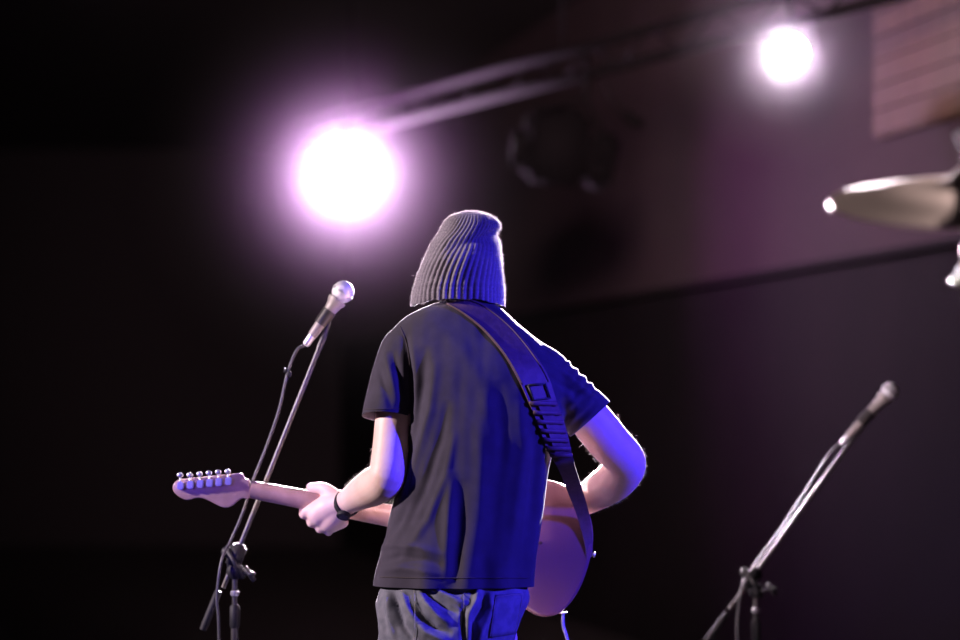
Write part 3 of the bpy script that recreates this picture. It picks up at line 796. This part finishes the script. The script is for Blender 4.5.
# guitar strap across the back
LP = [(446, 304), (462, 313), (482, 329), (502, 352), (517, 377), (529, 403), (539, 428), (548, 452), (558, 468), (567, 490), (577, 516), (584, 541), (586, 560)]
RP = [(470, 299), (486, 306), (509, 324), (530, 348), (547, 374), (556, 400), (565, 426), (571, 450), (575, 466), (582, 488), (589, 513), (592, 538), (592, 556)]
def strap_pts(pl, yoff):
    o_ = []
    q = cr([(float(a), float(b)) for a, b in pl], 5)
    for i, (x, y) in enumerate(q):
        t = i / 5
        if t >= 7.6:
            k_ = min(1, (t - 7.6) / 2.4); yy = -.095 + k_ ** .85 * (GY - .030 + .095) + max(0, t - 10.6) / 1.4 * .010; o_.append(P(x, y, yy + yoff * max(0, t - 10.6) / 1.4))
        else:
            h = hit(bvh_shirt, x, y, .005) if not (x > 558 and y > 420) else None
            if h is None or h.y > .06: h = o_[-1].copy() if o_ and False else P(x, y, (o_[-1].y if o_ else .0))
            o_.append(h)
    # smooth depth
    ys = [p.y for p in o_]
    for _ in range(6):
        ys = [ys[0]] + [min(ys[k], (ys[k - 1] + 2 * ys[k] + ys[k + 1]) / 4) if k < 36 else (ys[k - 1] + 2 * ys[k] + ys[k + 1]) / 4 for k in range(1, len(ys) - 1)] + [ys[-1]]
    q2 = [px_of(p) for p in o_]
    return [P(a, b, yy) for (a, b), yy in zip(q2, ys)]
SL, SR = strap_pts(LP, 0), strap_pts(RP, .02)
# strap passes over the left shoulder and down the chest to the upper horn
frontL = [V((-.070, .02, P(446, 303).z + .012)), V((-.078, .075, 1.50)), V((-.10, .150, 1.40)), V((-.11, .165, 1.30)), V((G(.44, .11).x - .02, GY - .028, G(.44, .11).z))]
frontR = [V((-.020, .02, P(466, 299).z + .012)), V((-.028, .085, 1.49)), V((-.05, .160, 1.39)), V((-.07, .172, 1.30)), V((G(.44, .11).x + .02, GY - .028, G(.44, .11).z))]
SLf = [V(a) for a in cr([tuple(p) for p in frontL], 5)][::-1] + SL; SRf = [V(a) for a in cr([tuple(p) for p in frontR], 5)][::-1] + SR
st = ribbon('guitar_strap', SLf, SRf, M['strap'], gt, .0035); st['label'] = 'wide leather strap over the shoulder and across the back'
def strap_at(t, s_, lift=.004):
    """t in px-rows of the strap lists, s_ across 0..1"""
    k = t * 5; i = int(k); f = k - i; a = SL[i].lerp(SL[i + 1], f); b = SR[i].lerp(SR[i + 1], f); return a.lerp(b, s_) + V((0, -lift, 0))
# padded edges of the wide part
for s_ in (.06, .94):
    bm = bmesh.new(); sweep(bm, [strap_at(t / 10, s_, .002) for t in range(0, 44)], .0022, 6); obj('edge_binding', bm, M['strap2'], st)
# metal slide near the top, then the laced loops of the adjuster
ring = [strap_at(4.35, .22, .007), strap_at(4.35, .82, .007), strap_at(4.9, .82, .007), strap_at(4.9, .22, .007), strap_at(4.35, .22, .007)]
bm = bmesh.new(); sweep(bm, ring, .0028, 8); obj('slide_buckle', bm, M['black'], st)
for k in range(7):
    t = 5.0 + k * .36
    lp = [strap_at(t, .02, .004), strap_at(t + .05, .2, .012), strap_at(t + .08, .5, .015), strap_at(t + .12, .8, .012), strap_at(t + .15, .98, .004)]
    bm = bmesh.new(); sweep(bm, [V(a) for a in cr([tuple(p) for p in lp], 4)], .0048, 8, flat=.45, up=(0, -.2, 1)); obj('strap_loop', bm, M['strap'], st)
# tail strap doubling the adjuster section
tl = [strap_at(5.0 + k * .13, .28, .008) for k in range(20)]; tr_ = [strap_at(5.0 + k * .13, .72, .008) for k in range(20)]
ribbon('strap_tail', tl, tr_, M['strap'], st, .004)

# guitar lead hanging from the jack
cb = [JK + V((0, 0, .0)), P(563, 625, GY), P(568, 645, GY - .01), P(574, 700, GY - .02), P(570, 820, GY - .02), P(585, 960, .15)]
cb = cb[:-1] + [V((.25, .14, .012)), V((.5, .3, .006)), V((1.1, .9, .006))]
go = tube('guitar_cable', cb, .0042, M['cablel'], None, 10, 10); tag(centre_origin(go), 'pale guitar lead hanging down from the bottom of the rosy guitar body', 'cable')

# ------------------------------------------------------------------ microphones and stands
def mic_set(ball_c, rb, tail, clip, boomend, knuckle, base_y, tail2, cablepts, labels, wing):
    """all points are (px,py) at depth base_y"""
    y = base_y; pt = lambda q, dy=0: P(q[0], q[1], y + dy)
    c = pt(ball_c); e = pt(tail); d = (c - e).normalized(); r = rb * S(y)
    m_ = thing('microphone', e, labels[0], 'microphone')
    bm = bmesh.new(); prof = []
    for k in range(15):
        a = radians(-62 + k * (152 / 14)); prof.append((sin(a) * r * 1.02, cos(a) * r))
    lathe(bm, prof, c, c + d, 36); obj('grille', bm, M['grille'], m_, True, 60)
    bm = bmesh.new(); lathe(bm, [(-.003, r * 1.0), (-.0025, r * 1.045), (.0025, r * 1.045), (.003, r * 1.0)], c - d * r * .05, c + d, 36); obj('grille_band', bm, M['chrome'], m_, True, 40)
    L = (c - e).length
    bm = bmesh.new(); lathe(bm, [(0, r * .38), (.004, r * .44), (L * .30, r * .50), (L * .62, r * .60), (L - r * 1.35, r * .70), (L - r * 1.1, r * .84), (L - r * .82, r * .88)], e, c, 28); obj('handle', bm, M['micb'], m_, True, 50)
    bm = bmesh.new(); lathe(bm, [(-.028, r * .25), (-.022, r * .36), (.004, r * .38)], e, c, 20); obj('connector', bm, M['chrome'], m_, True, 40)
    # stand
    kn = pt(knuckle); s_ = thing('microphone_stand', V((kn.x, kn.y, 0)), labels[1], 'mic stand')
    cl = pt(clip); be = pt(boomend); t2_ = pt(tail2)
    hc = e + d * (L * .42)
    bm = bmesh.new(); lathe(bm, [(-.020, r * .56), (-.020, r * .61), (.020, r * .67), (.020, r * .6)], hc, hc + d, 24)
    sweep(bm, [hc + V((r * .35, 0, -r * .4)), hc.lerp(cl, .6) + V((.006, 0, 0)), cl], .0055, 10); obj('mic_clip', bm, M['tube'], s_, True, 40)
    bdir = (be - cl).normalized(); r1 = .0060
    bm = bmesh.new(); lathe(bm, [(0, .0055), (.02, .0075), (.045, .0075), (.046, r1)], cl, be, 16); obj('threaded_tip', bm, M['tube'], s_, True, 40)
    bm = bmesh.new(); lathe(bm, [(0, r1), ((t2_ - cl).length - .14, r1)], cl + bdir * .03, be, 18); obj('boom', bm, M['tube'], s_, True, 40)
    bm = bmesh.new(); lathe(bm, [(0, .007), (.004, .0095), (.085, .0100), (.1, .009), (.102, 0)], t2_ - bdir * .1, t2_, 20); obj('counterweight', bm, M['blackp'], s_, True, 40)
    # clutch: two plates, T-handle, wing knob
    side = V((bdir.z, 0, -bdir.x)).normalized()
    if side.x < 0: side = -side
    q = Matrix((bdir.cross(V((0, 1, 0))), V((0, 1, 0)), bdir)).transposed()
    kc = be
    bm = bmesh.new(); box(bm, kc, (.036, .030, .060), q, .006); obj('clutch_block', bm, M['blackp'], s_)
    bm = bmesh.new(); box(bm, (kc + kn) / 2 + V((.0, -.012, 0)), (.018, .012, (kc - kn).length + .045), Matrix.Rotation(-.5, 3, 'Y'), .004); obj('clutch_plate', bm, M['black'], s_)
    bm = bmesh.new(); ball(bm, kn, .021, (1, .9, 1), 3); obj('swivel_joint', bm, M['blackp'], s_)
    bm = bmesh.new(); w0_ = pt(wing); sweep(bm, [kn + V((0, -.012, 0)), w0_ + V((0, -.012, 0))], .0045, 8); sweep(bm, [w0_ + V((-.012, -.012, .016)), w0_ + V((.012, -.012, -.016))], .0062, 10); ball(bm, w0_ + V((.004, -.012, 0)), .009, (1.2, 1, .8), 2)
    obj('wing_handle', bm, M['black'], s_)
    k0 = be + side * -.025; bm = bmesh.new(); sweep(bm, [be, k0], .005, 8); ball(bm, k0, .013, (1, .9, 1.1), 2); obj('clamp_knob', bm, M['black'], s_)
    # column
    bm = bmesh.new(); lathe(bm, [(0, .007), (kn.z - .60, .007)], V((kn.x, kn.y, .60)), V((kn.x, kn.y, 2)), 16); obj('inner_tube', bm, M['tube'], s_, True, 40)
    zc = kn.z - .075
    bm = bmesh.new(); lathe(bm, [(0, .0095), (zc - .18, .0095)], V((kn.x, kn.y, .12)), V((kn.x, kn.y, 2)), 18); obj('outer_tube', bm, M['tube'], s_, True, 40)
    bm = bmesh.new(); lathe(bm, [(0, .0095), (.004, .0125), (.05, .0125), (.056, .008)], V((kn.x, kn.y, zc - .06)), V((kn.x, kn.y, 2)), 18); obj('height_clutch', bm, M['blackp'], s_, True, 40)
    bm = bmesh.new(); lathe(bm, [(0, .0085), (.003, .0105), (.010, .0105), (.013, .0075)], V((kn.x, kn.y, zc + .016)), V((kn.x, kn.y, 2)), 18); obj('collar_ring', bm, M['chrome'], s_, True, 40)
    bm = bmesh.new(); lathe(bm, [(0, .022), (.05, .026), (.06, .018)], V((kn.x, kn.y, .10)), V((kn.x, kn.y, 2)), 18); obj('leg_hub', bm, M['blackp'], s_, True, 40)
    for k in range(3):
        a = radians(40 + 120 * k); f_ = V((kn.x + cos(a) * .30, kn.y + sin(a) * .30, .014))
        bm = bmesh.new(); sweep(bm, [V((kn.x + cos(a) * .02, kn.y + sin(a) * .02, .13)), f_], .008, 10); lg = obj('leg', bm, M['tube'], s_)
        bm = bmesh.new(); ball(bm, f_, .013, (1, 1, 1), 2); obj('rubber_foot', bm, M['rubber'], lg)
    # cable: leaves the connector and runs down the boom
    pts = [e - d * .028] + [P(a, b, y + dy) for a, b, dy in cablepts]
    last = pts[-1]; pts += [V((last.x, last.y, .25)), V((last.x + .08, last.y - .05, .02)), V((last.x + .3, last.y + .35, .006)), V((last.x + .9, last.y + .6, .006))]
    co = tube('microphone_cable', pts, .0036, M['cable'], None, 10, 8)
    tag(centre_origin(co), labels[2], 'cable')
    return s_
s1 = mic_set((343, 292), 11.2, (312, 336), (326, 331), (236, 556), (235, 571), .35, (203, 630),
        [(297, 350, 0), (288, 372, -.002), (279, 410, -.004), (266, 448, 0), (254, 478, .0), (243, 512, 0), (231, 540, 0), (223, 556, -.02), (219, 575, -.03), (217, 600, -.03), (219, 645, -.03)],
        ('silver-headed microphone at the musician\'s left, nearest the beanie', 'black boom microphone stand behind the guitar headstock', 'thin cable running down the boom of the stand behind the guitar headstock'), (250, 574))
bm = bmesh.new(); lathe(bm, [(0, .006), (.012, .006)], P(287, 368, .35), P(284, 378, .35), 10); ball(bm, P(289, 374, .345), .006, (1, 1, 1.6), 2); obj('cable_clip', bm, M['blackp'], s1)
mic_set((890, 391.5), 9.3, (848, 437), (866, 421), (752, 578), (756, 591), 1.35, (706, 642),
        [(837, 446, 0), (825, 460, .0), (804, 494, 0), (779, 532, 0), (757, 562, 0), (746, 580, -.02), (741, 592, -.03), (738, 612, -.03), (737, 645, -.03)],
        ('small blue-lit microphone at right, apart from the musician', 'slim boom microphone stand standing alone at lower right', 'thin cable running down the boom of the stand at lower right'), (771, 589))

# ------------------------------------------------------------------ cymbal at the right edge, close to the camera
yc = -1.95; cc = P(972, 187, yc)
cy = thing('cymbal', cc, 'blurred bronze cymbal cut off by the right edge', 'cymbal')
tilt = Matrix.Rotation(radians(-2.0), 3, 'Y') @ Matrix.Rotation(radians(15.0), 3, 'X')
RC = 143 * S(yc)
bm = bmesh.new(); prof = []
for k in range(30):
    t = k / 29; r = RC * t
    z = (.028 * exp(-(r / .032) ** 2.5) + .030 * (1 - t ** 1.7) + .0006 * sin(r * 900)); prof.append((z, r))
seg = 96; vsx = []
for z, r in prof[1:]:
    vsx.append([cc + tilt @ V((cos(2 * pi * k / seg) * r, sin(2 * pi * k / seg) * r, z - .022)) for k in range(seg)])
under = [[p + tilt @ V((0, 0, -.0014)) for p in r_] for r_ in vsx[::-1]]
rings(bm, [vsx[0]] + vsx[1:] + under, cap=True)
obj('cymbal_plate', bm, M['bronze'], cy, True, 50)
cs = thing('cymbal_stand', V((cc.x, cc.y, 0)), 'cymbal stand with a shiny wing nut, at the right edge', 'cymbal stand')
top = cc + tilt @ V((-.0, 0, .085))
bm = bmesh.new(); sweep(bm, [cc + tilt @ V((0, 0, -.10)), top], .0042, 10); obj('tilter_rod', bm, M['chrome'], cs)
for z in (-.005, .035):
    bm = bmesh.new(); lathe(bm, [(-.006, .016), (.006, .016)], cc + tilt @ V((0, 0, z)), cc + tilt @ V((0, 0, 1)), 18); obj('felt_washer', bm, M['felt'], cs, True, 40)
wn = cc + tilt @ V((0, 0, .062)); bm = bmesh.new(); lathe(bm, [(-.014, .010), (.01, .009)], wn, top, 14)
box(bm, wn + V((-.016, 0, .012)), (.016, .006, .026), Matrix.Rotation(-.4, 3, 'Y'), .002); box(bm, wn + V((.016, 0, .012)), (.016, .006, .026), Matrix.Rotation(.4, 3, 'Y'), .002); obj('wing_nut', bm, M['chrome'], cs, True, 40)
tj = cc + tilt @ V((0, 0, -.10)); bm = bmesh.new(); ball(bm, tj, .018, (.8, 1.2, 1), 2); obj('tilter_joint', bm, M['black'], cs)
bm = bmesh.new(); sweep(bm, [tj, P(955, 281, yc)], .004, 8); ball(bm, P(956, 281, yc), .007, (1, 1, 1), 2); obj('tilter_bolt', bm, M['chrome'], cs)
bm = bmesh.new(); lathe(bm, [(0, .0095), (tj.z - .75, .0095)], V((tj.x, tj.y, .75)), V((tj.x, tj.y, 2)), 16); obj('upper_tube', bm, M['black'], cs, True, 40)
bm = bmesh.new(); lathe(bm, [(0, .0135), (.62, .0135), (.625, .018), (.66, .018), (.665, .0135), (.70, .0135)], V((tj.x, tj.y, .12)), V((tj.x, tj.y, 2)), 16); obj('lower_tube', bm, M['black'], cs, True, 40)
for k in range(3):
    a = radians(20 + 120 * k); f_ = V((tj.x + cos(a) * .30, tj.y + sin(a) * .30, .012))
    bm = bmesh.new(); sweep(bm, [V((tj.x + cos(a) * .015, tj.y + sin(a) * .015, .42)), f_], .009, 10); lg = obj('leg', bm, M['chrome'], cs)
    bm = bmesh.new(); ball(bm, f_, .012, (1, 1, 1), 2); obj('rubber_foot', bm, M['rubber'], lg)
